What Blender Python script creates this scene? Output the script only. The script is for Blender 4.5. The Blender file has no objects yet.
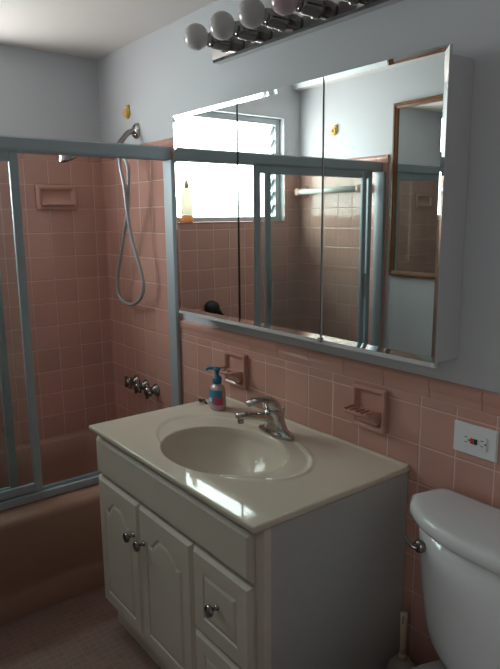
import bpy, bmesh, math, random
from mathutils import Vector, Matrix
random.seed(4)
S = bpy.context.scene
COL = S.collection
PI = math.pi

# ------------------------------------------------------------------ camera
cd = bpy.data.cameras.new('camera'); cam = bpy.data.objects.new('camera', cd); COL.objects.link(cam)
F, YAW, PIT, ROL = 616.05, 0.91367, -0.186944, -0.01025
cd.sensor_fit = 'VERTICAL'; cd.sensor_height = 36.0; cd.lens = F / 669 * 36.0; cd.clip_start = 0.02
fw = Vector((-math.sin(YAW) * math.cos(PIT), math.cos(YAW) * math.cos(PIT), math.sin(PIT)))
r0 = Vector((math.cos(YAW), math.sin(YAW), 0)); u0 = r0.cross(fw)
rt = r0 * math.cos(ROL) + u0 * math.sin(ROL); up = u0 * math.cos(ROL) - r0 * math.sin(ROL)
M = Matrix((rt, up, -fw)).transposed().to_4x4(); M.translation = Vector((0.75185, -1.32237, 1.42707))
cam.matrix_world = M
S.camera = cam

# ------------------------------------------------------------------ light
S.view_settings.view_transform = 'Standard'; S.view_settings.look = 'None'
S.view_settings.gamma = 1.0; S.view_settings.use_curve_mapping = False
S.view_settings.exposure = 0.42
w = bpy.data.worlds.new('sky'); S.world = w; w.use_nodes = True
bg = w.node_tree.nodes['Background']; bg.inputs[0].default_value = (1.0, 0.985, 0.955, 1); bg.inputs[1].default_value = 13.0

XB, WY, H = -2.119, -1.46, 2.168      # back wall of the tub, far wall, ceiling
XR = 1.45
WIN = (-1.345, -0.53, 1.40, 2.0)      # window y0,y1,z0,z1
T = 0.1095; ZM = 0.820; ZTUB = 0.385; ZC = 0.752
TX = -1.43                            # right end of the tall tile

def area(name, loc, rot, sx, sy, power, col=(1, 1, 1), portal=False):
    l = bpy.data.lights.new(name, 'AREA'); l.shape = 'RECTANGLE'; l.size = sx; l.size_y = sy; l.energy = power; l.color = col
    o = bpy.data.objects.new(name, l); COL.objects.link(o); o.location = loc; o.rotation_euler = rot
    if portal: l.cycles.is_portal = True
    return o
area('window_portal', (XB - 0.13, (WIN[0] + WIN[1]) / 2, (WIN[2] + WIN[3]) / 2), (0, -PI / 2, 0), WIN[3] - WIN[2], WIN[1] - WIN[0], 1, portal=True)
# added fill light, shining from an assumed hallway through the doorway behind the camera
hall_fill = area('hallway_fill', (0.85, WY - 1.0, 1.3), (PI / 2, 0, 0), 0.8, 1.6, 7.0, (1.0, 0.96, 0.92))

# ------------------------------------------------------------------ materials
MT = {}
def mat(name, col, rough=0.5, metal=0.0, spec=0.5, coat=0.0, bump=0.0, bscale=60, var=0.0, vscale=5):
    m = bpy.data.materials.new(name); m.use_nodes = True; nt = m.node_tree; b = nt.nodes['Principled BSDF']
    b.inputs['Base Color'].default_value = (*col, 1); b.inputs['Roughness'].default_value = rough
    b.inputs['Metallic'].default_value = metal; b.inputs['Specular IOR Level'].default_value = spec
    b.inputs['Coat Weight'].default_value = coat; b.inputs['Coat Roughness'].default_value = 0.05
    if bump or var:
        g = nt.nodes.new('ShaderNodeNewGeometry')
        if bump:
            n = nt.nodes.new('ShaderNodeTexNoise'); n.inputs['Scale'].default_value = bscale; n.inputs['Detail'].default_value = 4
            nt.links.new(g.outputs['Position'], n.inputs['Vector'])
            bp = nt.nodes.new('ShaderNodeBump'); bp.inputs['Strength'].default_value = bump; bp.inputs['Distance'].default_value = 0.002
            nt.links.new(n.outputs['Fac'], bp.inputs['Height']); nt.links.new(bp.outputs['Normal'], b.inputs['Normal'])
        if var:
            n = nt.nodes.new('ShaderNodeTexNoise'); n.inputs['Scale'].default_value = vscale; n.inputs['Detail'].default_value = 5
            nt.links.new(g.outputs['Position'], n.inputs['Vector'])
            hs = nt.nodes.new('ShaderNodeMapRange'); hs.inputs['To Min'].default_value = 1 - var; hs.inputs['To Max'].default_value = 1 + var
            nt.links.new(n.outputs['Fac'], hs.inputs['Value'])
            mx = nt.nodes.new('ShaderNodeVectorMath'); mx.operation = 'SCALE'; mx.inputs[0].default_value = col
            nt.links.new(hs.outputs['Result'], mx.inputs['Scale']); nt.links.new(mx.outputs[0], b.inputs['Base Color'])
    MT[name] = m
    return m

def thin_glass(name, tint, refl=0.06, haze=0.0):
    m = bpy.data.materials.new(name); m.use_nodes = True; nt = m.node_tree; nt.nodes.clear()
    out = nt.nodes.new('ShaderNodeOutputMaterial'); tr = nt.nodes.new('ShaderNodeBsdfTransparent'); tr.inputs[0].default_value = (*tint, 1)
    gl = nt.nodes.new('ShaderNodeBsdfGlossy'); gl.inputs['Roughness'].default_value = 0.02
    fc = nt.nodes.new('ShaderNodeLayerWeight'); fc.inputs['Blend'].default_value = 0.5; fr = nt.nodes.new('ShaderNodeMath'); fr.operation = 'POWER'; fr.inputs[1].default_value = 5.0; nt.links.new(fc.outputs['Facing'], fr.inputs[0])
    mr = nt.nodes.new('ShaderNodeMath'); mr.operation = 'MAXIMUM'; mr.inputs[1].default_value = refl
    mx = nt.nodes.new('ShaderNodeMixShader'); nt.links.new(fr.outputs[0], mr.inputs[0]); nt.links.new(mr.outputs[0], mx.inputs[0])
    nt.links.new(tr.outputs[0], mx.inputs[1]); nt.links.new(gl.outputs[0], mx.inputs[2])
    last = mx
    if haze:
        df = nt.nodes.new('ShaderNodeBsdfDiffuse'); df.inputs[0].default_value = (0.75, 0.78, 0.8, 1)
        m2 = nt.nodes.new('ShaderNodeMixShader'); m2.inputs[0].default_value = haze
        nt.links.new(mx.outputs[0], m2.inputs[1]); nt.links.new(df.outputs[0], m2.inputs[2]); last = m2
    nt.links.new(last.outputs[0], out.inputs[0]); MT[name] = m
    return m

TILE_C = (0.545, 0.30, 0.245)
def tile_mat(name, ax, a0, z0, tz=T, ta=T, ax2='Z', col=TILE_C, grout=(0.66, 0.46, 0.41), gw=0.0015, soft=0.005, rough=0.13, var=0.06, bumpd=0.0012, tilt=0.02):
    m = bpy.data.materials.new(name); m.use_nodes = True; nt = m.node_tree; L = nt.links.new; b = nt.nodes['Principled BSDF']
    g = nt.nodes.new('ShaderNodeNewGeometry'); sp = nt.nodes.new('ShaderNodeSeparateXYZ'); L(g.outputs['Position'], sp.inputs[0])
    def mth(op, a, bb=None, cc=None):
        n = nt.nodes.new('ShaderNodeMath'); n.operation = op
        for i, v in enumerate((a, bb, cc)):
            if v is None: continue
            if isinstance(v, (int, float)): n.inputs[i].default_value = v
            else: L(v, n.inputs[i])
        return n.outputs[0]
    ds, fl = [], []
    for axis, o, t in ((ax, a0, ta), (ax2, z0, tz)):
        q = mth('DIVIDE', mth('SUBTRACT', sp.outputs[axis], o), t)
        f = mth('FRACT', q); fl.append(mth('FLOOR', q))
        ds.append(mth('MULTIPLY', mth('SUBTRACT', 0.5, mth('ABSOLUTE', mth('SUBTRACT', f, 0.5))), t))
    d = mth('MINIMUM', ds[0], ds[1])
    mask = nt.nodes.new('ShaderNodeMapRange'); mask.interpolation_type = 'SMOOTHSTEP'
    mask.inputs['From Min'].default_value = gw * 0.7; mask.inputs['From Max'].default_value = gw * 1.3; L(d, mask.inputs['Value'])
    hm = nt.nodes.new('ShaderNodeMapRange'); hm.interpolation_type = 'SMOOTHSTEP'
    hm.inputs['From Min'].default_value = gw; hm.inputs['From Max'].default_value = soft; L(d, hm.inputs['Value'])
    cv = nt.nodes.new('ShaderNodeCombineXYZ'); L(fl[0], cv.inputs[0]); L(fl[1], cv.inputs[1])
    wn = nt.nodes.new('ShaderNodeTexWhiteNoise'); L(cv.outputs[0], wn.inputs['Vector'])
    nz = nt.nodes.new('ShaderNodeTexNoise'); nz.inputs['Scale'].default_value = 9; nz.inputs['Detail'].default_value = 4; L(g.outputs['Position'], nz.inputs['Vector'])
    sc = mth('ADD', mth('MULTIPLY', mth('SUBTRACT', wn.outputs['Value'], 0.5), var * 2), mth('MULTIPLY_ADD', nz.outputs['Fac'], 0.12, 0.94))
    tc = nt.nodes.new('ShaderNodeVectorMath'); tc.operation = 'SCALE'; tc.inputs[0].default_value = col; L(sc, tc.inputs['Scale'])
    mx = nt.nodes.new('ShaderNodeMix'); mx.data_type = 'RGBA'; L(mask.outputs['Result'], mx.inputs['Factor'])
    mx.inputs['A'].default_value = (*grout, 1); L(tc.outputs[0], mx.inputs['B']); L(mx.outputs['Result'], b.inputs['Base Color'])
    rr = nt.nodes.new('ShaderNodeMapRange'); rr.inputs['To Min'].default_value = 0.7; rr.inputs['To Max'].default_value = rough
    L(mask.outputs['Result'], rr.inputs['Value']); L(rr.outputs['Result'], b.inputs['Roughness'])
    # every tile sits at its own tiny angle
    sub = nt.nodes.new('ShaderNodeVectorMath'); sub.operation = 'SUBTRACT'; sub.inputs[1].default_value = (0.5, 0.5, 0.5); L(wn.outputs['Color'], sub.inputs[0])
    scl = nt.nodes.new('ShaderNodeVectorMath'); scl.operation = 'SCALE'; scl.inputs['Scale'].default_value = tilt; L(sub.outputs[0], scl.inputs[0])
    ad = nt.nodes.new('ShaderNodeVectorMath'); L(g.outputs['Normal'], ad.inputs[0]); L(scl.outputs[0], ad.inputs[1])
    nm = nt.nodes.new('ShaderNodeVectorMath'); nm.operation = 'NORMALIZE'; L(ad.outputs[0], nm.inputs[0])
    bp = nt.nodes.new('ShaderNodeBump'); bp.inputs['Strength'].default_value = 0.8; bp.inputs['Distance'].default_value = bumpd
    L(hm.outputs['Result'], bp.inputs['Height']); L(nm.outputs[0], bp.inputs['Normal']); L(bp.outputs['Normal'], b.inputs['Normal'])
    MT[name] = m
    return m

PAINT = mat('wall_paint', (0.545, 0.565, 0.595), 0.6, bump=0.15, bscale=90)
CEIL = mat('ceiling_paint', (0.72, 0.69, 0.67), 0.8, bump=0.2, bscale=70)
TILE_N = tile_mat('pink_tile_north', 'X', 0, ZM)
TILE_NS = tile_mat('pink_tile_strip', 'X', 0, 0.9295, tz=0.0278)
TILE_W = tile_mat('pink_tile_west', 'Y', -0.0511, ZM)
TILE_S = tile_mat('pink_tile_south', 'X', -1.46, ZM)
CERAM = mat('pink_ceramic', TILE_C, 0.14, var=0.05, vscale=8)
FLOORM = tile_mat('floor_mosaic', 'X', 0, 0, tz=0.0262, ta=0.0262, ax2='Y', col=(0.29, 0.175, 0.145), grout=(0.35, 0.23, 0.20), gw=0.0015, soft=0.003, rough=0.45, var=0.08, bumpd=0.0006, tilt=0.03)
TUBM = mat('tub_enamel', (0.37, 0.205, 0.15), 0.24, var=0.04)
ALU = mat('brushed_aluminium', (0.38, 0.435, 0.47), 0.5, metal=0.3, bump=0.06, bscale=300)
ALUD = mat('window_aluminium', (0.42, 0.45, 0.46), 0.45, metal=0.6)
CHROME = mat('chrome', (0.58, 0.57, 0.56), 0.07, metal=1.0)
CHROMED = mat('worn_chrome', (0.30, 0.28, 0.27), 0.16, metal=1.0)
HOSE = mat('hose_metal', (0.42, 0.45, 0.48), 0.38, metal=0.6)
MIRROR = mat('mirror_silver', (0.86, 0.90, 0.88), 0.0, metal=1.0)
WHITE = mat('white_enamel', (0.58, 0.59, 0.60), 0.35)
PORC = mat('white_porcelain', (0.67, 0.685, 0.70), 0.10, spec=0.5)
CAB = mat('cream_cabinet_paint', (0.72, 0.64, 0.545), 0.42, var=0.03)
CABS = mat('vanity_side_laminate', (0.50, 0.505, 0.48), 0.55, bump=0.1, bscale=200, var=0.05, vscale=40)
DARK = mat('dark_recess', (0.03, 0.028, 0.025), 0.7)
COUNTER = mat('cream_cultured_marble', (0.72, 0.635, 0.52), 0.05, spec=0.22, var=0.03, vscale=3)
BULB = mat('bulb_glass', (0.54, 0.52, 0.52), 0.12, spec=0.6)
BULB_REFL = mat('bulb_glass_pink_reflection', (0.54, 0.40, 0.43), 0.12, spec=0.6)  # white bulb, its reflected pink tint put into the base colour
BLACK = mat('black_plastic', (0.02, 0.02, 0.022), 0.4)
RED = mat('red_button', (0.55, 0.03, 0.02), 0.4)
YEL = mat('yellow_plastic', (0.70, 0.46, 0.13), 0.5)
WOOD = mat('brown_wood_frame', (0.20, 0.085, 0.03), 0.35, var=0.25, vscale=30)
PLATE = mat('outlet_plastic', (0.72, 0.75, 0.76), 0.4)
CREAM = mat('cream_plastic', (0.55, 0.46, 0.33), 0.45)
CREAMH = mat('beige_plastic', (0.45, 0.41, 0.36), 0.45)
BLUE = mat('blue_plastic', (0.02, 0.16, 0.30), 0.35)
PINKL = mat('pink_label', (0.50, 0.05, 0.12), 0.5)
BLUEL = mat('blue_label', (0.04, 0.20, 0.32), 0.5)
WHL = mat('white_label', (0.6, 0.65, 0.7), 0.5)
SOAP = mat('clear_pinkish_soap', (0.50, 0.36, 0.36), 0.1)
PORCW = mat('towel_bar_white', (0.66, 0.68, 0.66), 0.2)
BROWN = mat('dark_brown_metal', (0.09, 0.055, 0.04), 0.35, metal=0.4)
thin_glass('door_glass', (0.93, 0.96, 0.95), 0.04, haze=0.012)
thin_glass('slat_glass', (0.90, 0.96, 0.96), 0.05)
# translucent bottle
m = bpy.data.materials.new('translucent_bottle'); m.use_nodes = True; nt = m.node_tree; nt.nodes.clear()
o_ = nt.nodes.new('ShaderNodeOutputMaterial'); d_ = nt.nodes.new('ShaderNodeBsdfDiffuse'); t_ = nt.nodes.new('ShaderNodeBsdfTranslucent')
mm = nt.nodes.new('ShaderNodeMixShader'); mm.inputs[0].default_value = 0.45
d_.inputs[0].default_value = (0.75, 0.70, 0.62, 1); t_.inputs[0].default_value = (0.80, 0.76, 0.68, 1)
nt.links.new(d_.outputs[0], mm.inputs[1]); nt.links.new(t_.outputs[0], mm.inputs[2]); nt.links.new(mm.outputs[0], o_.inputs[0]); MT['tb'] = m
m2 = m.copy(); m2.name = 'orange_liquid'; MT['to'] = m2
for n in m2.node_tree.nodes:
    if n.type.startswith('BSDF'): n.inputs[0].default_value = (0.85, 0.50, 0.25, 1)

# ------------------------------------------------------------------ mesh helpers
def B(): return bmesh.new()
def obj(name, bm, m, parent=None, smooth=False, loc=None, bevel=0, seg=2, angle=40):
    bmesh.ops.recalc_face_normals(bm, faces=bm.faces)
    if loc is not None and parent is None:
        bmesh.ops.translate(bm, verts=bm.verts, vec=-Vector(loc))
    if parent is not None:
        bmesh.ops.translate(bm, verts=bm.verts, vec=-world_loc(parent))
    me = bpy.data.meshes.new(name); bm.to_mesh(me); bm.free()
    o = bpy.data.objects.new(name, me); COL.objects.link(o)
    for x in (m if isinstance(m, (list, tuple)) else [m]): me.materials.append(x)
    if smooth:
        for p in me.polygons: p.use_smooth = True
    if parent is not None: o.parent = parent
    elif loc is not None: o.location = loc
    if bevel:
        md = o.modifiers.new('bevel', 'BEVEL'); md.width = bevel; md.segments = seg; md.limit_method = 'ANGLE'; md.angle_limit = math.radians(angle)
        for p in me.polygons: p.use_smooth = True
        wn = o.modifiers.new('wn', 'WEIGHTED_NORMAL')
    return o
def world_loc(o):
    v = Vector((0, 0, 0))
    while o is not None: v += Vector(o.location); o = o.parent
    return v
def tag(o, label, cat, group=None):
    o['label'] = label; o['category'] = cat
    if group: o['group'] = group
    return o
def thing(name, label, cat, loc, group=None):
    o = bpy.data.objects.new(name, None); COL.objects.link(o); o.location = loc; o.empty_display_size = 0.05
    return tag(o, label, cat, group)
def struct(name, bm, m, **k):
    o = obj(name, bm, m, **k); o['kind'] = 'structure'; return o
def box(bm, x0, x1, y0, y1, z0, z1):
    vs = [bm.verts.new((x, y, z)) for z in (z0, z1) for y in (y0, y1) for x in (x0, x1)]
    for f in ((0, 2, 3, 1), (4, 5, 7, 6), (0, 1, 5, 4), (2, 6, 7, 3), (0, 4, 6, 2), (1, 3, 7, 5)): bm.faces.new([vs[i] for i in f])
    return bm
def bx(*a): return box(B(), *a)
def rings(bm, rs, cap0=True, cap1=True, closed=True):
    vr = [[bm.verts.new(p) for p in r] for r in rs]
    n = len(vr[0])
    for a, b in zip(vr, vr[1:]):
        for i in range(n if closed else n - 1):
            j = (i + 1) % n; bm.faces.new((a[i], a[j], b[j], b[i]))
    if cap0: bm.faces.new(vr[0][::-1])
    if cap1: bm.faces.new(vr[-1])
    return bm
def lathe(bm, prof, c=(0, 0, 0), axis='Z', n=28, sx=1, sy=1):
    """prof: list of (r, h)"""
    rs = []
    for r, h in prof:
        ring = []
        for i in range(n):
            a = 2 * PI * i / n; p = (max(r, 1e-4) * math.cos(a) * sx, max(r, 1e-4) * math.sin(a) * sy, h)
            if axis == 'Y': p = (p[0], -p[2], p[1])
            if axis == 'X': p = (p[2], p[0], p[1])
            ring.append((p[0] + c[0], p[1] + c[1], p[2] + c[2]))
        rs.append(ring)
    return rings(bm, rs)
def tube(bm, pts, r, n=10, cap=True, flat=1.0):
    pts = [Vector(p) for p in pts]; rs = []; prev = None
    rad = r if isinstance(r, (list, tuple)) else [r] * len(pts)
    for i, p in enumerate(pts):
        t = (pts[min(i + 1, len(pts) - 1)] - pts[max(i - 1, 0)]).normalized()
        if prev is None:
            prev = t.orthogonal().normalized()
            if abs(t.z) < 0.9: prev = Vector((0, 0, 1)).cross(t).normalized()
        a = (prev - t * prev.dot(t)).normalized(); prev = a; b = t.cross(a)
        rs.append([p + a * math.cos(2 * PI * k / n) * rad[i] + b * math.sin(2 * PI * k / n) * rad[i] * flat for k in range(n)])
    return rings(bm, rs, cap, cap)
def smooth_path(pts, sub=6, closed=False):
    pts = [Vector(p) for p in pts]; out = []
    for i in range(len(pts) - 1):
        p0 = pts[max(i - 1, 0)]; p1 = pts[i]; p2 = pts[i + 1]; p3 = pts[min(i + 2, len(pts) - 1)]
        for k in range(sub):
            t = k / sub
            out.append(0.5 * ((2 * p1) + (p2 - p0) * t + (2 * p0 - 5 * p1 + 4 * p2 - p3) * t * t + (3 * p1 - p0 - 3 * p2 + p3) * t ** 3))
    out.append(pts[-1]); return out
def rrect(x0, x1, y0, y1, r, n=6):
    out = []
    for cx, cy, a0 in ((x1 - r, y1 - r, 0), (x0 + r, y1 - r, 90), (x0 + r, y0 + r, 180), (x1 - r, y0 + r, 270)):
        for k in range(n + 1):
            a = math.radians(a0 + 90 * k / n); out.append((cx + r * math.cos(a), cy + r * math.sin(a)))
    return out

# ------------------------------------------------------------------ room
struct('floor', bx(XB - 0.1, XR + 0.1, WY - 2.3, 0.12, -0.1, 0), FLOORM)
struct('ceiling', bx(XB - 0.15, XR + 0.15, WY - 2.4, 0.15, H, H + 0.1), CEIL)
struct('wall_north', bx(XB - 0.12, XR + 0.12, 0.008, 0.13, 0, H), PAINT)
struct('wall_east', bx(XR, XR + 0.12, WY - 2.3, 0.008, 0, H), PAINT)
y0, y1, z0, z1 = WIN
bm = B(); X0, X1 = XB - 0.13, XB - 0.008
box(bm, X0, X1, WY - 0.12, 0.008, 0, z0); box(bm, X0, X1, WY - 0.12, 0.008, z1, H)
box(bm, X0, X1, WY - 0.12, y0, z0, z1); box(bm, X0, X1, y1, 0.008, z0, z1)
struct('wall_west', bm, PAINT)
DX0, DX1, DZ = 0.45, 1.25, 2.03
bm = B(); Y0, Y1 = WY - 0.12, WY - 0.008
box(bm, XB - 0.008, DX0, Y0, Y1, 0, H); box(bm, DX1, XR, Y0, Y1, 0, H); box(bm, DX0, DX1, Y0, Y1, DZ, H)
struct('wall_south', bm, PAINT)
bm = B()
for a, b_ in ((DX0 - 0.06, DX0), (DX1, DX1 + 0.06)): box(bm, a, b_, WY - 0.008, WY + 0.012, 0, DZ + 0.06)
box(bm, DX0, DX1, WY - 0.008, WY + 0.012, DZ, DZ + 0.06)
struct('trim_5', bm, WHITE, bevel=0.003)
bm = B()   # little hallway beyond the doorway
box(bm, -0.1, -0.0, WY - 2.3, Y0, 0, H); box(bm, -0.0, XR, WY - 2.4, WY - 2.3, 0, H)
struct('wall_hallway', bm, PAINT)

# tile fields
TT = 1.746; TF = 1.696
struct('trim_1', bx(XB, 1.44, 0, 0.008, 0, 0.9295), TILE_N)                       # dado + lower shower tile
bm = B(); box(bm, -1.43, 1.44, 0, 0.008, 0.9295, 0.957); struct('trim_2', bm, TILE_NS)
def cap_profile(zb, h, d=0.011):
    pr = [(0.008, zb), (0.0, zb + 0.0006)]
    pr += [(-0.0005, zb + 0.003), (-0.002, zb + h * 0.35), (-0.006, zb + h * 0.6)]
    for k in range(5):
        a = PI / 2 * k / 4; pr.append((-0.006 + 0.0 + (1 - math.cos(a)) * 0.014, zb + h - 0.012 + 0.012 * math.sin(a)))
    return pr
bm = B(); x = -0.041 + 0.1532 * 9; xs = []
while x > -1.43: xs.append(x); x -= 0.1532
xs = [min(v, 1.44) for v in xs] + [-1.43]
for a, b_ in zip(xs, xs[1:]):
    pr = cap_profile(0.957, 0.055); rings(bm, [[(xx, p[0], p[1]) for p in pr] for xx in (b_ + 0.0009, a - 0.0009)])
box(bm, -1.43, 1.44, 0.002, 0.008, 0.957, 1.005)
struct('trim_3', bm, CERAM)
# tall shower surround: north part above the dado, west, south
bm = B(); box(bm, XB, -1.47, 0, 0.008, 0.9295, TF); tn = struct('wall_north_tile', bm, TILE_N)
bm = B(); X1 = XB; X0 = XB - 0.008
def wtile(bm, a, b_, c, d): box(bm, X0, X1, a, b_, c, d)
wtile(bm, WY, 0, 0, z0); wtile(bm, WY, y0, z0, TF); wtile(bm, y1, 0, z0, TF)
struct('wall_west_tile', bm, TILE_W)
bm = B(); box(bm, XB, -1.47, WY - 0.008, WY, 0, TF); struct('wall_south_tile', bm, TILE_S)
def cap_run(axis, fixed, a, b_, sgn):
    bm = B(); t = a
    while t < b_ - 0.01:
        e = min(t + 0.1532, b_)
        pr = cap_profile(TF, TT - TF)
        rs = []
        for v in (t + 0.0009, e - 0.0009):
            rs.append([((v, fixed + sgn * p[0], p[1]) if axis == 'X' else (fixed + sgn * p[0], v, p[1])) for p in pr])
        rings(bm, rs); t = e
    return bm
bm = cap_run('X', 0, XB, TX, 1)
for z in [ZM + k * T for k in range(1, 9)]:      # upright edge trim beside the mirror cabinet
    rings(bm, [[(TX + dx, dy, zz) for dx, dy in ((-0.04, 0.006), (-0.04, 0), (-0.02, -0.002), (-0.006, -0.001), (0, 0.006))] for zz in (max(z, 0.93) + 0.0008, min(z + T, TF) - 0.0008)])
struct('trim_4', bm, CERAM)
struct('trim_6', cap_run('Y', XB, WY, y0, -1), CERAM)
struct('trim_7', cap_run('Y', XB, y1, 0, -1), CERAM)
bm = cap_run('X', WY, XB, TX, -1)
for k in range(-7, 8):
    z = ZM + k * T
    rings(bm, [[(TX + dx, WY - dy, zz) for dx, dy in ((-0.04, 0.006), (-0.04, 0), (-0.02, -0.002), (-0.006, -0.001), (0, 0.006))] for zz in (z + 0.0008, z + T - 0.0008)])
struct('trim_8', bm, CERAM)

# ------------------------------------------------------------------ window
bm = B(); xf0, xf1 = XB - 0.085, XB - 0.045; t = 0.035
box(bm, xf0, xf1, y0, y0 + t, z0, z1); box(bm, xf0, xf1, y1 - t, y1, z0, z1); box(bm, xf0, xf1, y0 + t, y1 - t, z0, z0 + t); box(bm, xf0, xf1, y0 + t, y1 - t, z1 - t, z1)
win = struct('window_1', bm, ALUD, bevel=0.003)
bm = bx(XB - 0.045, XB + 0.004, y0 + 0.001, y1 - 0.001, z0 - 0.0, z0 + 0.009); o = obj('window_sill', bm, CERAM, win, bevel=0.004)
ns = 7; ph = (z1 - z0 - 2 * t) / ns
for k in range(ns):
    zc = z0 + t + ph * (k + 0.5); a = math.radians(38); hw = 0.05
    bm = B(); v = [(-math.sin(a) * hw, -math.cos(a) * hw), (math.sin(a) * hw * 0.6, math.cos(a) * hw)]
    xc = (xf0 + xf1) / 2 - 0.005
    p0 = Vector((xc - 0.035, 0, zc - hw * 0.72)); p1 = Vector((xc + 0.015, 0, zc + hw * 0.62)); nrm = Vector((p1.z - p0.z, 0, -(p1.x - p0.x))).normalized() * 0.0025
    rs = [[(q.x, yy, q.z) for q in (p0 - nrm, p1 - nrm, p1 + nrm, p0 + nrm)] for yy in (y0 + t + 0.012, y1 - t - 0.012)]
    rings(bm, rs); obj('louvre_slat', bm, MT['slat_glass'], win)
    for ya, yb in ((y0 + t, y0 + t + 0.018), (y1 - t - 0.018, y1 - t)):
        bm = B(); n2 = nrm * 2.2
        rings(bm, [[(q.x, yy, q.z) for q in (p0 - n2, p1 - n2, p1 + n2, p0 + n2)] for yy in (ya, yb)]); obj('slat_clip', bm, ALUD, win)

# ------------------------------------------------------------------ bathtub
bm = B()
tx0, tx1, ty0, ty1 = XB + 0.001, -1.365, WY + 0.001, -0.001
def loop(x0, x1, y0, y1, r, z): return [(p[0], p[1], z) for p in rrect(x0, x1, y0, y1, r)]
rs = [loop(tx0, tx1, ty0, ty1, .003, 0.002), loop(tx0, tx1, ty0, ty1, .003, .083), loop(tx0, tx1 - .005, ty0, ty1, .003, .092), loop(tx0, tx1 - .005, ty0, ty1, .003, .140),
      loop(tx0, tx1, ty0, ty1, .003, .156)]
for k in range(0, 7):
    a = PI / 2 * k / 6; d = .030 * (1 - math.cos(a)); rs.append(loop(tx0, tx1 - d, ty0, ty1, .003, ZTUB - .030 + .030 * math.sin(a)))
ix0, ix1, iy0, iy1 = tx0 + .055, tx1 - .13, ty0 + .08, ty1 - .09
rs.append(loop(ix0 - .012, ix1 + .012, iy0 - .012, iy1 + .012, .10, ZTUB - .001))
for d, z, r in ((0, ZTUB - .012, .10), (.012, ZTUB - .10, .11), (.03, .16, .13), (.055, .09, .14), (.10, .065, .13), (.2, .06, .05)):
    rs.append(loop(ix0 + d * .8, ix1 - d * .8, iy0 + d * 1.4, iy1 - d, r, z))
rings(bm, rs)
tub = obj('bathtub', bm, TUBM, smooth=True, loc=((tx0 + tx1) / 2, (ty0 + ty1) / 2, 0)); tag(tub, 'pink enamel bathtub with ridged apron behind the sliding glass doors', 'bathtub')
mdf = tub.modifiers.new('es', 'EDGE_SPLIT'); mdf.split_angle = math.radians(50)

# ------------------------------------------------------------------ sliding door enclosure
HX = -1.468
enc = thing('shower_door_enclosure', 'silver aluminium framed sliding glass doors standing on the bathtub rim', 'shower door', (HX, -0.73, ZTUB + 0.001))
HZ0, HZ1 = 1.660, 1.711
bm = B(); pr = [(HX, HZ0), (HX + .002, HZ0 + .008), (HX, HZ1 - .006), (HX - .006, HZ1), (HX - .050, HZ1), (HX - .050, HZ0), (HX - .046, HZ0), (HX - .046, HZ1 - .006), (HX - .004, HZ1 - .006), (HX - .004, HZ0)]
rings(bm, [[(p[0], yy, p[1]) for p in pr] for yy in (WY + .001, -.001)]); obj('header_rail', bm, ALU, enc)
for ya, yb in ((-.020, -.002), (WY + .002, WY + .020)):
    bm = B(); s = 1 if ya > -.5 else -1
    box(bm, HX - .036, HX + .028, ya, yb, ZTUB + .036, HZ0 - .001); obj('side_jamb', bm, ALU, enc, bevel=.003)
bm = B(); pr = [(HX + .004, ZTUB + .001), (HX + .004, ZTUB + .028), (HX, ZTUB + .030), (HX - .006, ZTUB + .030), (HX - .008, ZTUB + .012), (HX - .024, ZTUB + .012), (HX - .026, ZTUB + .034), (HX - .030, ZTUB + .034), (HX - .032, ZTUB + .012), (HX - .046, ZTUB + .012), (HX - .050, ZTUB + .030), (HX - .054, ZTUB + .001)]
rings(bm, [[(p[0], yy, p[1]) for p in pr] for yy in (WY + .002, -.002)]); obj('bottom_track', bm, ALU, enc)
def panel(x, ya, yb, handle):
    zb, zt = ZTUB + .036, HZ0 + .01
    g = obj('sliding_panel', bx(x - .0025, x + .0025, ya + .01, yb - .01, zb + .02, zt - .03), MT['door_glass'], enc)
    for a, b_ in ((ya, ya + .030), (yb - .030, yb)):
        bm = bx(x - .009, x + .009, a, b_, zb, zt); obj('stile', bm, ALU, g, bevel=.003)
    for a, b_ in ((zb, zb + .03), (zt - .045, zt)): obj('rail', bx(x - .008, x + .008, ya + .03, yb - .03, a, b_), ALU, g, bevel=.002)
    if handle:
        obj('pull_handle', bx(x + .0095, x + .022, ya + .004 if handle < 0 else yb - .026, ya + .012 if handle < 0 else yb - .018, 1.0, 1.13), ALUD, g, bevel=.002)
    return g
panel(HX - .012, -1.345, -.608, -1)
panel(HX - .036, -1.415, -.690, 1)

# ------------------------------------------------------------------ shower fittings
arm = thing('hand_shower', 'chrome hand shower in its bracket arm on the wall above the tub', 'shower head', (-1.767, 0, 1.804))
bm = B(); lathe(bm, [(.0, 0), (.033, 0), (.034, .004), (.028, .011), (.016, .016), (.0, .017)], (-1.767, 0.007, 1.804), 'Y'); obj('wall_flange', bm, CHROME, arm, smooth=True)
bm = B(); tube(bm, smooth_path([(-1.767, -.002, 1.804), (-1.767, -.030, 1.796), (-1.765, -.062, 1.765), (-1.76, -.105, 1.715)], 5), .0115, 14); obj('shower_arm', bm, CHROMED, arm, smooth=True)
bm = B(); tube(bm, [(-1.761, -.092, 1.728), (-1.756, -.125, 1.695)], .02, 16); tube(bm, [(-1.77, -.11, 1.71), (-1.79, -.13, 1.70)], .016, 14); obj('holder_bracket', bm, CHROME, arm, smooth=True)
bm = B(); tube(bm, smooth_path([(-1.785, -.09, 1.690), (-1.79, -.14, 1.698), (-1.795, -.20, 1.706), (-1.80, -.27, 1.706)], 4), [.011] * 4 + [.012] * 4 + [.0135] * 5, 14); obj('handset_handle', bm, CHROME, arm, smooth=True)
bm = B(); q = Matrix.Rotation(math.radians(205), 4, 'X') @ Matrix.Rotation(math.radians(-8), 4, 'Y')
lathe(bm, [(.0, -.024), (.018, -.022), (.030, -.010), (.040, .006), (.042, .012), (.038, .018), (.0, .019)])
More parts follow.
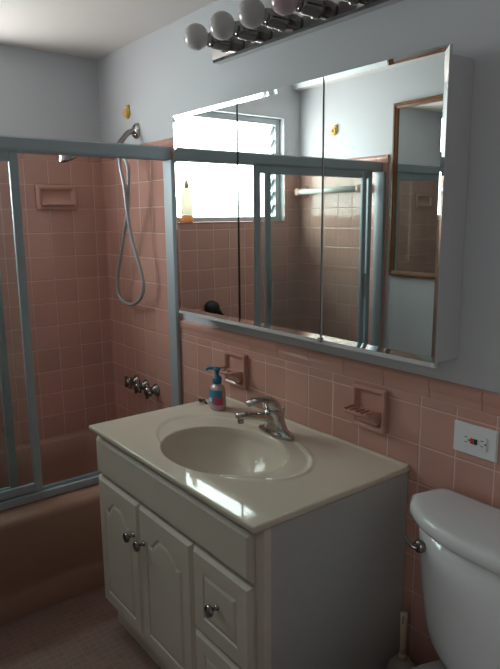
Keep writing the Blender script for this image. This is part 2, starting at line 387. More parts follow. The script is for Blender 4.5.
bmesh.ops.transform(bm, matrix=Matrix.Translation((-1.80, -.302, 1.690)) @ q, verts=bm.verts); obj('spray_head', bm, CHROMED, arm, smooth=True)
hp = [(-1.73, -.10, 1.705), (-1.723, -0.1, 1.645), (-1.706, -0.095, 1.57), (-1.699, -0.09, 1.466), (-1.692, -0.08, 1.36), (-1.665, -0.07, 1.262), (-1.645, -0.06, 1.189), (-1.646, -0.055, 1.132), (-1.683, -0.05, 1.085), (-1.743, -0.05, 1.054), (-1.812, -0.05, 1.044), (-1.882, -0.05, 1.061), (-1.903, -0.055, 1.106), (-1.88, -0.06, 1.174), (-1.829, -0.065, 1.268), (-1.773, -0.07, 1.372), (-1.724, -0.075, 1.466), (-1.694, -0.08, 1.57), (-1.672, -0.09, 1.642), (-1.70, -.10, 1.69), (-1.75, -.12, 1.70)]
bm = B(); pts = smooth_path([hp[0]] + hp[1:], 6); rad = [.0072 + .0008 * (i % 2) for i in range(len(pts))]; tube(bm, pts, rad, 10)
obj('shower_hose', bm, HOSE, arm, smooth=True)

val = thing('tub_faucet', 'dark chrome three-handle tub valve set on the pink tiled wall', 'faucet', (-1.745, 0, 0.66))
for i, (x, dz) in enumerate(((-1.852, .03), (-1.762, .027), (-1.664, .027))):
    bm = B(); lathe(bm, [(.0, 0), (.030, 0), (.029, .006), (.018, .020), (.011, .026), (.011, .045), (.0, .046)], (x, 0.001, .633 + dz), 'Y'); e = obj('valve_escutcheon', bm, CHROMED, val, smooth=True)
    bm = B(); lathe(bm, [(.0, .030), (.020, .032), (.024, .042), (.022, .056), (.012, .062), (.0, .063)], (x, 0.001, .633 + dz), 'Y', 20)
    for k in range(4):
        a = PI / 4 + k * PI / 2 + i * .3; tube(bm, [(x, -.046, .633 + dz), (x + .034 * math.cos(a), -.048, .633 + dz + .034 * math.sin(a))], [.009, .0075], 10)
    obj('handle', bm, CHROMED, e, smooth=True)

# yellow wall brackets above the tile
for (x, y, z, s, lab) in ((-1.843, 0.008, 1.888, -1, 'small yellow plastic rod bracket on the wall directly above the shower head'), (-1.829, WY - .008, 1.905, 1, 'small yellow plastic rod bracket on far wall, seen reflected in the middle mirror')):
    bm = B(); lathe(bm, [(.008, 0), (.024, 0), (.024, .006), (.018, .010), (.018, .016), (.010, .016), (.008, .006)], (x, y, z), 'Y')
    lathe(bm, [(.0, 0), (.013, 0), (.012, .010), (.0, .012)], (x + .010, y, z + .022), 'Y')
    if s > 0:
        for v in bm.verts: v.co.y = 2 * y - v.co.y
    tag(obj('rod_bracket', bm, YEL, smooth=True, loc=(x, y, z)), lab, 'bracket')

# ceramic soap dish in the back wall
sd = thing('recessed_soap_dish', 'pink ceramic soap dish set in the tub wall, high above the bath', 'soap dish', (XB, -0.24, 1.53))
ya, yb, za, zb = -.335, -.140, 1.472, 1.588
bm = B(); f = .024
out = [(XB, ya, za), (XB, yb, za), (XB, yb, zb), (XB, ya, zb)]
def rl(x, i): return [(x, p[0], p[1]) for p in rrect(ya + i, yb - i, za + i, zb - i, .006, 3)]
rings(bm, [rl(XB, 0), rl(XB + .012, .001), rl(XB + .016, .006), rl(XB + .016, f - .004), rl(XB + .010, f), rl(XB + .001, f + .003)])
obj('dish_frame', bm, CERAM, sd, smooth=True, angle=30)
bm = B(); rings(bm, [[(XB + dx, y, z) for dx, z in ((.004, za + f - .004), (.030, za + f - .006), (.036, za + f + .002), (.032, za + f + .007), (.004, za + f + .004))] for y in (ya + .02, yb - .02)])
obj('dish_lip', bm, CERAM, sd, bevel=.003)

# towel bar on far wall
tb = thing('towel_bar', 'white towel bar between ceramic posts on the far shower wall, seen in the mirror', 'towel bar', (-1.82, WY, 1.577))
bm = B(); tube(bm, [(-2.055, WY + .055, 1.577), (-1.585, WY + .055, 1.577)], .016, 16); obj('bar', bm, PORCW, tb, smooth=True)
for x in (-2.065, -1.575):
    bm = B(); rings(bm, [[(p[0], WY + d, p[1]) for p in rrect(x - w_, x + w_, 1.577 - w_, 1.577 + w_, w_ * .4, 4)] for d, w_ in ((.0, .034), (.008, .034), (.022, .024), (.045, .020), (.066, .021), (.072, .016))])
    obj('post', bm, CERAM, tb, smooth=True)

# framed mirror on the far wall
fx0, fx1, fz0, fz1 = -1.400, -0.985, 1.120, 1.990; fy = WY - .008
fm = thing('framed_mirror', 'tall narrow mirror in a brown wooden frame hanging on far wall, seen reflected', 'mirror', ((fx0 + fx1) / 2, fy, fz0))
bm = B(); wd = .026
def fl(i, y): return [(fx0 + i, y, fz0 + i), (fx1 - i, y, fz0 + i), (fx1 - i, y, fz1 - i), (fx0 + i, y, fz1 - i)]
rings(bm, [fl(0, fy + .001), fl(0, fy + .018), fl(.004, fy + .022), fl(.012, fy + .022), fl(.015, fy + .017), fl(wd, fy + .014), fl(wd, fy + .005)], cap0=False, cap1=False)
obj('frame', bm, WOOD, fm)
obj('mirror_glass', bx(fx0 + .015, fx1 - .015, fy + .001, fy + .007, fz0 + .015, fz1 - .015), MIRROR, fm)

# things by the window
bt = thing('shampoo_bottle', 'translucent white bottle with orange base and yellow cap on the window sill', 'bottle', (XB - .018, -.662, z0 + .010))
bc = (XB - .018, -.662, z0 + .010)
bm = B(); lathe(bm, [(.0, .0), (.032, .0), (.035, .006), (.035, .036)], bc, n=24, sx=.75); obj('bottle_base', bm, MT['to'], bt, smooth=True)
bm = B(); lathe(bm, [(.0, .0365), (.035, .0365), (.0345, .10), (.031, .145), (.024, .168), (.012, .178), (.0, .178)], bc, n=24, sx=.75); obj('bottle_body', bm, MT['tb'], bt, smooth=True)
bm = B(); lathe(bm, [(.0, .1785), (.014, .1785), (.014, .200), (.010, .205), (.009, .217), (.0, .218)], bc, n=20); pass; obj('pump_cap', bm, YEL, bt, smooth=True)

bb = thing('bath_brush', 'black rounded bath brush hanging on the tiled wall below the window', 'brush', (XB, -.775, .93))
bm = B(); lathe(bm, [(.0, .002), (.034, .002), (.040, .012), (.038, .034), (.024, .048), (.0, .051)], (0, 0, 0), 'X', sx=1.15); bmesh.ops.translate(bm, verts=bm.verts, vec=(XB, -.785, .932)); obj('brush_head', bm, BLACK, bb, smooth=True)
bm = B(); tube(bm, smooth_path([(XB + .03, -.80, .938), (XB + .035, -.835, .89), (XB + .030, -.86, .84), (XB + .02, -.87, .78)], 4), .014, 12); obj('handle', bm, BLACK, bb, smooth=True)

# ------------------------------------------------------------------ mirror cabinet
cx0, cx1, cz0, cz1, cyf = -1.2958, -0.1183, 1.0662, 1.7975, -0.0882
mc = thing('mirror_cabinet', 'long white medicine cabinet with three frameless mirror doors above the sink', 'mirror cabinet', ((cx0 + cx1) / 2, .008, cz0))
bm = bx(cx0 + .002, cx1 - .001, -.079, .007, cz0 + .012, cz1 - .018); obj('cabinet_body', bm, WHITE, mc, bevel=.002)
obj('seam_shade_backing', bx(cx0 + .02, cx1 - .02, -.0793, -.0791, cz0 + .02, cz1 - .02), DARK, mc)  # added dark sheet: shade of the door seams put into colour
dw = (cx1 - cx0) / 3
for k in range(3):
    a, b_ = cx0 + dw * k + .0014 * (k > 0), cx0 + dw * (k + 1) - .0014 * (k < 2)
    yb_, yf = -.0795, cyf; bw = .013; bd = .0020
    lw = bw if k == 0 else .0002; rw = bw if k == 2 else .0002
    bm = B()
    # backing + silvered face whose bevelled border catches light from other angles
    L0 = [(a, yb_, cz0), (b_, yb_, cz0), (b_, yb_, cz1), (a, yb_, cz1)]
    mb = cz0 + .0125; bb = .0034
    L0[0] = (a, yb_, mb); L0[1] = (b_, yb_, mb)
    L1 = [(a, yf - bb, mb), (b_, yf - bb, mb), (b_, yf - bd, cz1), (a, yf - bd, cz1)]
    L2 = [(a + lw, yf, mb + bw), (b_ - rw, yf, mb + bw), (b_ - rw, yf, cz1 - bw), (a + lw, yf, cz1 - bw)]
    rings(bm, [L0, L1, L2])
    d = obj('mirror_door', bm, [MIRROR, WHITE, DARK], mc)
    for p in d.data.polygons:
        if abs(p.normal.y) < .5 or p.center.y + world_loc(d).y > -.083: p.material_index = 1
        if abs(p.normal.x) > .5 and not (k == 0 and p.normal.x < 0) and not (k == 2 and p.normal.x > 0): p.material_index = 2  # door edges along the seams coloured dark as gap shade
obj('bottom_rail', bx(cx0, cx1, -.0915, -.0795, cz0, cz0 + .012), WHITE, mc, bevel=.001)
for x in (cx0 + 2 * dw,):
    obj('catch_tab', bx(x - .006, x + .006, cyf - .009, cyf - .0035, cz0 + .004, cz0 + .020), ALUD, mc, bevel=.001)

# ------------------------------------------------------------------ vanity light bar
lx0, lx1, lz0, lz1 = -1.127, -.233, 1.957, 2.058
lb = thing('vanity_light_bar', 'chrome light bar with round socket collars on wall above mirror cabinet', 'light fixture', ((lx0 + lx1) / 2, .008, (lz0 + lz1) / 2))
bm = B()
def ll(i, y): return [(lx0 + i, y, lz0 + i), (lx1 - i, y, lz0 + i), (lx1 - i, y, lz1 - i), (lx0 + i, y, lz1 - i)]
rings(bm, [ll(0, .007), ll(0, -.022), ll(.007, -.030)]); obj('mirrored_backplate', bm, CHROME, lb)
LZ = 2.004
lamps = [-1.040 + .1455 * k for k in range(6)]
for x in lamps:
    bm = B(); lathe(bm, [(.0, .0301), (.030, .0301), (.030, .034), (.026, .037), (.026, .078), (.023, .083), (.023, .094), (.0, .094)], (x, 0, LZ), 'Y', 32); obj('socket', bm, CHROMED, lb, smooth=True)
words = ['first round white globe bulb at the left end of the light bar', 'second round white globe bulb from the left end of light bar', 'third round white globe bulb, left of the bulb with painted pink reflection', 'fourth round white globe bulb, pink reflection painted into its colour', 'fifth globe bulb, just right of the one with painted reflection, cut by the frame', 'last globe bulb at the far right end of the light bar']
for k, x in enumerate(lamps):
    bm = B(); R = .0405; prof = [(.0, .0945), (.013, .0945), (.014, .102)]
    yc = .0945 + .012 + R
    for j in range(2, 17):
        a = PI * j / 16; prof.append((R * math.sin(a), yc - R * math.cos(a)))
    lathe(bm, prof, (x, 0, LZ), 'Y', 28)
    tag(obj('globe_bulb', bm, BULB_REFL if k == 3 else BULB, smooth=True, loc=(x, -.095, LZ)), words[k], 'light bulb', 'globe bulbs on the vanity light bar')

# ------------------------------------------------------------------ vanity cabinet
vx0, vx1, vyf = -1.130, -0.2565, -0.515
va = thing('vanity_cabinet', 'cream painted bathroom vanity cabinet with arched doors and drawers under the sink', 'cabinet', ((vx0 + vx1) / 2, -.25, 0))
ZT = .7315
bm = B(); box(bm, vx0, vx1, vyf, vyf + .018, .100, ZT); box(bm, vx0, vx0 + .014, vyf + .018, -.003, .105, ZT); box(bm, vx1 - .014, vx1, vyf + .018, -.003, .105, ZT); box(bm, vx0 + .014, vx1 - .014, vyf + .018, -.003, .105, .12)
obj('cabinet_body', bm, CAB, va)
obj('toe_kick', bx(vx0 + .001, vx1 - .02, -.487, -.02, 0, .0995), CAB, va)
obj('side_panel', bx(vx1 + .0003, vx1 + .006, -.495, -.003, 0, ZT), CABS, va)
obj('corner_strip', bx(vx1 + .0003, vx1 + .008, vyf - .001, -.4955, 0.0, ZT), CAB, va, bevel=.001)
YF = vyf - .0005; TH = .0185
def frontloops(x0, x1, z0, z1, arch, mx, mz, az):
    if arch: z1 = z1 - .012
    """outline of the raised field, counter-clockwise"""
    a, b_, c, d = x0 + mx, x1 - mx, z0 + mz, z1 - mz
    pts = [(a, c), (b_, c)]
    if not arch: return pts + [(b_, d), (a, d)]
    n = 40
    for k in range(n + 1):
        q = 1 - abs(2 * k / n - 1); e = max(0, min(1, (q - .26) / .50)); e = e * e * (3 - 2 * e)
        dip = .008 * math.exp(-((q - .27) / .09) ** 2)
        pts.append((b_ + (a - b_) * k / n, d - az + az * (.9 * e + .1 * q) - dip))
    return pts
def inset(pts, d):
    n = len(pts); out = []
    for i in range(n):
        p, q, r = Vector(pts[i - 1]), Vector(pts[i]), Vector(pts[(i + 1) % n])
        e1 = (q - p).normalized(); e2 = (r - q).normalized(); n1 = Vector((-e1.y, e1.x)); n2 = Vector((-e2.y, e2.x))
        m_ = (n1 + n2); m_ = m_ / max(m_.dot(n1), .4) if m_.length > 1e-6 else n1
        out.append((q.x + m_.x * d, q.y + m_.y * d))
    return out
def front(name, x0, x1, z0, z1, arch=False, raised=True, mx=.045, mz=.05, az=.035, knob=None):
    bm = B(); yb = YF; yf = YF - TH
    def rc(i, y): return [bm.verts.new((x, y, z)) for x, z in ((x0 + i, z0 + i), (x1 - i, z0 + i), (x1 - i, z1 - i), (x0 + i, z1 - i))]
    R0 = rc(0, yb); R1 = rc(0, yf + .009); R2 = rc(.010, yf)
    def br(A, C):
        n = len(A)
        for i in range(n): bm.faces.new((A[i], A[(i + 1) % n], C[(i + 1) % n], C[i]))
    bm.faces.new(R0[::-1]); br(R0, R1); br(R1, R2)
    if raised:
        P = frontloops(x0, x1, z0, z1, arch, mx, mz, az)
        def lp(i, y): 
            Q = frontloops(x0, x1, z0, z1, arch, mx + i, mz + i, az) if i else P
            return [bm.verts.new((p[0], y, p[1])) for p in Q]
        A0 = lp(0, yf); A1 = lp(.003, yf + .0035); A2 = lp(.006, yf + .0035); A3 = lp(.016, yf - .0003)
        br(A0, A1); br(A1, A2); br(A2, A3); bmesh.ops.triangulate(bm, faces=[bm.faces.new(A3)])
        es = []
        for Lp in (R2, A0):
            for i in range(len(Lp)):
                e = bm.edges.get((Lp[i], Lp[(i + 1) % len(Lp)])); es.append(e)
        bmesh.ops.triangle_fill(bm, use_beauty=True, edges=es, normal=(0, -1, 0))
    else: bm.faces.new(R2)
    o = obj(name, bm, CAB, va)
    if knob:
        kx, kz = knob; bm = B()
        lathe(bm, [(.0, .0001), (.0085, .0001), (.008, .003), (.0055, .006), (.005, .014), (.0090, .018), (.0155, .022), (.0165, .026), (.014, .031), (.0, .033)], (kx, yf, kz), 'Y', 22)
        obj('knob', bm, CHROMED, o, smooth=True)
    return o
front('false_front', -1.129, -.283, .587, .712, raised=False)
front('cabinet_door', -1.129, -.843, .108, .575, arch=True, knob=(-.872, .462), az=.036)
front('cabinet_door', -.838, -.541, .108, .575, arch=True, knob=(-.806, .462), az=.036)
front('drawer', -.535, -.283, .336, .575, raised=True, mx=.050, mz=.052, knob=(-.418, .457))
front('drawer', -.535, -.283, .108, .330, raised=True, mx=.050, mz=.048, knob=(-.425, .219))

# ------------------------------------------------------------------ countertop with basin
kx0, kx1, ky0, ky1 = -1.140, -.2443, -.5488, -.001
ct = thing('vanity_countertop', 'cream cultured marble countertop with an oval basin on the vanity cabinet', 'countertop', (-.689, -.275, ZT + .001))
icx, icy, ia, ib = -.685, -.32, .22, .17
ocx, ocy, oa, ob = -.705, -.285, .315, .182
angs = sorted([2 * PI * i / 176 for i in range(176)] + [math.atan2(y - icy, x - icx) % (2 * PI) for x in (kx0, kx1) for y in (ky0, ky1)])
def sstep(a, b_, x): t = min(1, max(0, (x - a) / (b_ - a))); return t * t * (3 - 2 * t)
def hz(x, y):
    d = math.hypot((x - ocx) / oa, (y - ocy) / ob) - 1; d *= .2
    h = .0030 * math.exp(-(d / .0042) ** 2) - .0022 * (1 - sstep(-.012, -.003, d))
    fl_ = (1 - sstep(.088, .105, abs(x + .678))) * sstep(-.168, -.155, y); h = h * (1 - fl_) - .0008 * fl_
    h += .004 * sstep(-.016, -.009, y)
    return ZC + h
def edge_pt(a):
    c, s = math.cos(a), math.sin(a)
    t = 1e9
    if c > 1e-9: t = min(t, (kx1 - icx) / c)
    if c < -1e-9: t = min(t, (kx0 - icx) / c)
    if s > 1e-9: t = min(t, (ky1 - icy) / s)
    if s < -1e-9: t = min(t, (ky0 - icy) / s)
    return icx + c * t, icy + s * t
def ell_pt(a, k=1.0):
    r = 1 / math.sqrt((math.cos(a) / ia) ** 2 + (math.sin(a) / ib) ** 2); return icx + math.cos(a) * r * k, icy + math.sin(a) * r * k
bm = B(); rs = []
DEP = .125
for k in (.03, .12, .25, .4, .55, .68, .78, .86, .92, .96, .985):
    q = 1 - k ** 2.6; rs.append([(*ell_pt(a, k), ZC - .010 - DEP * (q ** .62)) for a in angs])
rs.append([(*ell_pt(a, .995), ZC - .007) for a in angs]); rs.append([(*ell_pt(a, 1.008), ZC - .0035) for a in angs])
N = 76
for k in range(N + 1):
    s = .0 + k / N; row = []
    for a in angs:
        p = ell_pt(a, 1.02); e = edge_pt(a); e = (min(max(e[0], kx0 + .005), kx1 - .005), min(max(e[1], ky0 + .005), ky1))
        x = p[0] + (e[0] - p[0]) * s; y = p[1] + (e[1] - p[1]) * s; row.append((x, y, hz(x, y)))
    rs.append(row)
def er(ins, z): 
    out = []
    for a in angs:
        e = edge_pt(a); out.append((min(max(e[0], kx0 + ins), kx1 - ins), min(max(e[1], ky0 + ins), ky1), z))
    return out
for k in range(1, 5):
    a_ = PI / 2 * k / 4; rs.append(er(.005 - .005 * math.sin(a_), ZC - .005 + .005 * math.cos(a_)))
rs.append(er(0, ZC - .012)); rs.append(er(.004, ZC - .0185)); rs.append(er(.006, ZT + .001)) 
rings(bm, rs, True, False)
obj('sink_top', bm, COUNTER, ct, smooth=True)
bm = B(); lathe(bm, [(.0, 0), (.021, 0), (.022, .002), (.017, .003), (.015, .0), (.0, .001)], (icx, icy, ZC - .010 - DEP + .002)); obj('drain', bm, CHROME, ct, smooth=True)

# faucet
fx, fyy = -.678, -.118
fa = thing('sink_faucet', 'chrome single-lever faucet standing behind the oval basin', 'faucet', (fx, fyy, ZC))
bm = B(); rs = []
for z, a, b_, dy in ((0, .080, .027, 0), (.006, .081, .028, 0), (.010, .078, .026, 0), (.014, .066, .024, 0), (.022, .050, .0225, -.001), (.034, .040, .0235, -.002), (.048, .033, .0255, -.005), (.062, .0295, .027, -.009), (.078, .028, .0275, -.014), (.083, .026, .0255, -.015)):
    rs.append([(fx + a * math.copysign(abs(math.cos(t)) ** .8, math.cos(t)), fyy + dy + b_ * math.copysign(abs(math.sin(t)) ** .9, math.sin(t)), ZC + .0005 + z) for t in [2 * PI * i / 36 for i in range(36)]])
rings(bm, rs); obj('faucet_body', bm, CHROME, fa, smooth=True)
bm = B(); pts = smooth_path([(fx, fyy - .005, ZC + .052), (fx, fyy - .04, ZC + .064), (fx, fyy - .09, ZC + .078), (fx, fyy - .135, ZC + .088), (fx, fyy - .153, ZC + .087)], 5); n = len(pts)
tube(bm, pts, [.024 - .009 * min(1, i / (n - 4)) - (.005 if i == n - 1 else 0) for i in range(n)], 18, flat=.68); obj('spout', bm, CHROME, fa, smooth=True)
bm = B(); lathe(bm, [(.0, 0), (.0095, 0), (.0095, .018), (.0, .018)], (fx, fyy - .140, ZC + .066), n=18); obj('aerator', bm, CHROMED, fa, smooth=True)
bm = B(); rs = []
for z, r, dy in ((0, .027, -.015), (.004, .029, -.016), (.014, .0295, -.018), (.026, .027, -.022), (.036, .021, -.027), (.042, .012, -.031), (.0435, .001, -.033)):
    rs.append([(fx + r * math.cos(t), fyy + dy + r * math.sin(t), ZC + .0845 + z + .25 * (-(r * math.sin(t)))*.5) for t in [2 * PI * i / 28 for i in range(28)]])
rings(bm, rs); hd = obj('lever_handle', bm, CHROME, fa, smooth=True)
bm = B(); pts = smooth_path([(fx, fyy - .020, ZC + .113), (fx, fyy - .05, ZC + .121), (fx, fyy - .085, ZC + .124), (fx, fyy - .112, ZC + .119)], 5); n = len(pts)
tube(bm, pts, [.024 - .008 * i / (n - 1) for i in range(n)], 16, flat=.50); obj('lever', bm, CHROME, hd, smooth=True)
bm = B(); lathe(bm, [(.0, 0), (.003, 0), (.003, .034), (.0055, .037), (.005, .043), (.0, .045)], (fx + .006, fyy + .026, ZC + .040), n=12); obj('lift_rod', bm, CHROME, fa, smooth=True)

# soap dispenser
sc = (-1.012, -.112, ZC)
so = thing('soap_dispenser', 'clear hand soap bottle with blue pump and blue and pink label on countertop', 'soap dispenser', sc)
def ov(prof, name, m, a0=0, a1=2 * PI, full=True, par=so, sx=1.0, sy=.72):
    bm = B(); n = 32; rs = []
    for r, h in prof:
        rs.append([(sc[0] + r * sx * math.cos(a0 + (a1 - a0) * i / n), sc[1] + r * sy * math.sin(a0 + (a1 - a0) * i / n), sc[2] + h + .0005) for i in range(n if full else n + 1)])
    rings(bm, rs, full, full, full); return obj(name, bm, m, par, smooth=True)
bd_ = ov([(.0, 0), (.033, 0), (.037, .005), (.0375, .02), (.036, .05), (.034, .074), (.029, .085), (.016, .091), (.0135, .096), (.0, .096)], 'bottle', SOAP)
ov([(.0385, .026), (.0370, .050), (.0355, .074)], 'label_blue', BLUEL, math.radians(190), math.radians(350), False, bd_, 1.0, .74)
ov([(.0390, .022), (.0384, .036), (.0378, .048)], 'label_pink', PINKL, math.radians(290), math.radians(355), False, bd_, 1.0, .75)
ov([(.0392, .030), (.0384, .046)], 'label_white', WHL, math.radians(252), math.radians(278), False, bd_, 1.0, .75)
bm = B(); lathe(bm, [(.0, .0965), (.0165, .0965), (.0170, .112), (.014, .120), (.009, .123), (.0065, .125), (.0065, .142), (.0, .142)], sc, n=20)
lathe(bm, [(.0, .142), (.011, .142), (.014, .146), (.013, .152), (.0, .154)], sc, n=20)
tube(bm, smooth_path([(sc[0], sc[1], ZC + .149), (sc[0] - .018, sc[1] - .016, ZC + .150), (sc[0] - .026, sc[1] - .022, ZC + .148), (sc[0] - .029, sc[1] - .024, ZC + .142)], 4), .0056, 10)
obj('pump', bm, BLUE, so, smooth=True)

# little dark trinket by the soap
bm = B()
tube(bm, [(-1.108 + .010 * math.cos(a), -.118 + .010 * math.sin(a), ZC + .010 + .003 * math.sin(2 * a)) for a in [i * PI / 6 for i in range(13)]], .0035, 8)
tube(bm, smooth_path([(-1.10, -.124, ZC + .008), (-1.085, -.122, ZC + .014), (-1.072, -.120, ZC + .006)], 4), .0038, 8)
tag(obj('hair_clip', bm, BROWN, smooth=True, loc=(-1.1, -.118, ZC)), 'small dark brown clip lying left of the soap bottle on countertop', 'clip')

# ceramic wall dishes above counter
def wall_dish(name, label, cat, xa, xb_, za, zb, holes):
    t_ = thing(name, label, cat, ((xa + xb_) / 2, 0, (za + zb) / 2)); bm = B()
    def q(i, y): return [(p[0], y, p[1]) for p in rrect(xa + i, xb_ - i, za + i, zb - i, .004, 3)]
    rings(bm, [q(0, .0), q(0, -.015), q(.003, -.019), q(.010, -.019), q(.014, -.016), q(.018, -.006)])
    obj('wall_plate', bm, CERAM, t_)
    zt = za + (zb - za) * .50; bm = B(); rs = []
    n = 14; ax_, bx_ = xa + .006, xb_ - .012; cxm = (ax_ + bx_) / 2
    def outl(k, z, dep):      # D-shaped outline
        pts = [(cxm + (ax_ - cxm) * k, -.005, z)]
        for i in range(n + 1):
            s = i / n; x = ax_ + (bx_ - ax_) * s; e = 1 - abs(2 * s - 1) ** 12
            pts.append((cxm + (x - cxm) * k, -.018 - (dep - .018) * e * (1 if k else 1), z))
        pts.append((cxm + (bx_ - cxm) * k, -.005, z)); return pts
    rings(bm, [outl(.75, zt - .045, .020), outl(.82, zt - .036, .024), outl(.92, zt - .020, .045), outl(.99, zt - .010, .070), outl(1, zt - .006, .074), outl(1, zt, .075), outl(.95, zt + .001, .071), outl(.90, zt - .006, .066)])
    tr = obj('tray', bm, CERAM, t_, bevel=.0015)
    bm = B()
    if holes:
        for k in range(3): lathe(bm, [(.006, -.001), (.011, -.001), (.011, .003), (.006, .003)], (cxm + (k - 1) * .032, -.042, zt - .005), n=16)
        obj('holder_ring', bm, CERAM, tr, smooth=True)
    else:
        for k in range(4):
            x = cxm + (k - 1.5) * .020; box(bm, x - .004, x + .004, -.060, -.020, zt - .007, zt - .001)
        obj('drain_ridges', bm, CERAM, tr, bevel=.002)
    return t_
wall_dish('wall_soap_dish', 'pink ceramic soap dish on tiled wall between faucet and electrical outlet', 'soap dish', -.452, -.327, .822, .950, False)
wall_dish('toothbrush_holder', 'pink ceramic toothbrush holder on tiled wall behind the soap bottle', 'toothbrush holder', -1.105, -.975, .815, .941, True)

# outlet
ot = thing('wall_outlet', 'white rectangular outlet plate with red and black buttons on pink tile', 'outlet', (-.053, 0, .880))
bm = B(); ox0, ox1, oz0, oz1 = -.1135, .0065, .841, .9205
def oq(i, y): return [(p[0], y, p[1]) for p in rrect(ox0 + i, ox1 - i, oz0 + i, oz1 - i, .003, 3)]
rings(bm, [oq(0, -.0005), oq(0, -.003), oq(.003, -.006)]); obj('cover_plate', bm, PLATE, ot)
oc = (ox0 + ox1) / 2; oz = (oz0 + oz1) / 2
rc_ = obj('receptacle', bx(oc - .034, oc + .034, -.0085, -.006, oz - .017, oz + .017), PLATE, ot, bevel=.001)
obj('test_button', bx(oc - .0095, oc - .001, -.0105, -.0086, oz - .007, oz + .007), RED, rc_, bevel=.0005)
obj('reset_button', bx(oc + .001, oc + .0095, -.0105, -.0086, oz - .007, oz + .007), BLACK, rc_, bevel=.0005)
for s in (-1, 1):
    bm = B(); x = oc + s * .022
    box(bm, x - .004, x + .004, -.0089, -.0084, oz + .0055, oz + .0075); box(bm, x - .003, x + .003, -.0089, -.0084, oz - .0075, oz - .0055)
    lathe(bm, [(.0, .0084), (.0024, .0084), (.0024, .0089), (.0, .0089)], (x + (.009 if s > 0 else .0085), 0, oz), 'Y', 12)
    obj('plug_slots', bm, BLACK, rc_)

# ------------------------------------------------------------------ toilet
TC = .11
to = thing('toilet', 'white porcelain toilet with bow-fronted tank right of the vanity', 'toilet', (TC, -.3, 0))
def bow(hw, yb, yside, yf, n=18, r=.02, tap=.09):
    """half-width, back y, y where side meets front, front centre y"""
    pts = []
    # back corners rounded
    for k in range(5):
        a = PI / 2 * k / 4; pts.append((hw - r + r * math.sin(a) * 1.0, yb - r + r * math.cos(a)))
    pts[0] = (hw - r, yb)
    m_ = []
    for k in range(n + 1):
        s = -1 + 2 * k / n; u = abs(s)
        y = yf + (yside - yf) * (u ** 2.6); x = -s * hw * (1 - .0 * u)
        m_.append((x, y))
    # soften front corners
    m_[0] = (m_[0][0] * 1.0, m_[0][1] + .012); m_[-1] = (m_[-1][0] * 1.0, m_[-1][1] + .012)
    pts += m_[0:]
    pts += [(-p[0], p[1]) for p in pts[:5][::-1]]
    for i, p in enumerate(pts):
        if p[1] > yside and tap: pts[i] = (p[0] * (1 - tap * (p[1] - yside) / (yb - yside)), p[1])
    return pts
def bl(hw, yb, ys, yf, z, dx=0): return [(TC + p[0] + dx, p[1], z) for p in bow(hw, yb, ys, yf)]
bm = B()
rings(bm, [bl(.246, -.030, -.128, -.217, .7005), bl(.256, -.026, -.130, -.227, .706), bl(.262, -.024, -.132, -.232, .716), bl(.262, -.024, -.132, -.232, .730), bl(.258, -.026, -.130, -.228, .739), bl(.250, -.030, -.126, -.220, .744), bl(.236, -.040, -.118, -.206, .7455)])
obj('tank_lid', bm, PORC, to, smooth=True)
bm = B()
rings(bm, [bl(.12, -.06, -.10, -.15, .352), bl(.155, -.045, -.11, -.175, .356), bl(.178, -.035, -.115, -.19, .372), bl(.196, -.032, -.120, -.198, .40), bl(.208, -.031, -.122, -.203, .44), bl(.222, -.030, -.124, -.208, .52), bl(.234, -.030, -.125, -.211, .62), bl(.238, -.030, -.126, -.213, .700)])
obj('tank', bm, PORC, to, smooth=True)
# lever
bm = B(); lx, ly, lz = TC - .186, -.172, .650
lathe(bm, [(.0, 0), (.016, 0), (.0165, .006), (.012, .014), (.0, .015)], (lx, ly, lz), 'Y', 22)
tube(bm, smooth_path([(lx, ly - .014, lz), (lx - .012, ly - .020, lz + .003), (lx - .024, ly - .020, lz + .010), (lx - .038, ly - .016, lz + .018)], 4), [.008] * 6 + [.007] * 7, 10, flat=.7)
obj('flush_lever', bm, CHROMED, to, smooth=True)
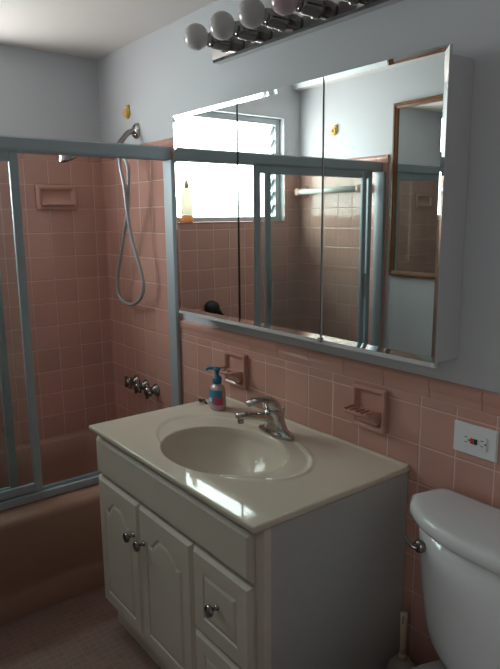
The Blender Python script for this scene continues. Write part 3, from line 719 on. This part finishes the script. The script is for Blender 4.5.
# bowl
def egg(hw, yb, yf, z, n=40, k=.35):
    out = []
    for i in range(n):
        a = 2 * PI * i / n; s = math.sin(a); c = math.cos(a)
        y = (yb + yf) / 2 + (yb - yf) / 2 * s; x = hw * c * (1 + .12 * s) * (1 if s < 0 else (abs(c) ** -.25 if abs(c) > .35 else abs(.35) ** -.25))
        x = max(-hw * 1.05, min(hw * 1.05, x)); out.append((TC + x, y, z))
    return out
bm = B()
rings(bm, [egg(.105, -.16, -.52, .0), egg(.110, -.15, -.53, .02), egg(.095, -.17, -.47, .09), egg(.10, -.15, -.50, .17), egg(.140, -.10, -.60, .26), egg(.172, -.06, -.68, .32), egg(.180, -.05, -.70, .342), egg(.176, -.055, -.695, .350), egg(.13, -.23, -.64, .349), egg(.11, -.26, -.60, .30), egg(.07, -.30, -.52, .22)])
obj('bowl', bm, PORC, to, smooth=True)
bm = B(); rings(bm, [egg(.181, -.235, -.705, .3515), egg(.186, -.232, -.71, .358), egg(.184, -.233, -.708, .366), egg(.176, -.24, -.70, .370)]); obj('seat', bm, PORC, to, smooth=True)
bm = B(); rings(bm, [egg(.178, -.236, -.700, .371), egg(.184, -.232, -.708, .378), egg(.182, -.233, -.706, .388), egg(.165, -.25, -.69, .393)]); obj('seat_lid', bm, PORC, to, smooth=True)

# toilet brush
tb_ = thing('toilet_brush', 'cream toilet brush in a white domed holder on floor between vanity and toilet', 'toilet brush', (-.190, -.075, 0))
bc = (-.190, -.075, 0.001)
bm = B(); lathe(bm, [(.0, 0), (.056, 0), (.058, .006), (.056, .05), (.052, .12), (.047, .17), (.038, .203), (.024, .219), (.014, .224), (.0, .224)], bc, n=32); obj('holder', bm, CREAMH, tb_, smooth=True)
bm = B(); tube(bm, [(bc[0], bc[1], .2255), (bc[0], bc[1], .28), (bc[0], bc[1], .34), (bc[0], bc[1], .368)], [.008, .0085, .010, .0105], 14, flat=.6); lathe(bm, [(.0, .2255), (.013, .2255), (.011, .240), (.0, .242)], (bc[0], bc[1], 0), n=16); hh = obj('handle', bm, CREAM, tb_, smooth=True)
obj('hanging_slot', bx(bc[0] - .003, bc[0] + .003, bc[1] - .0068, bc[1] - .0055, .335, .360), DARK, hh)
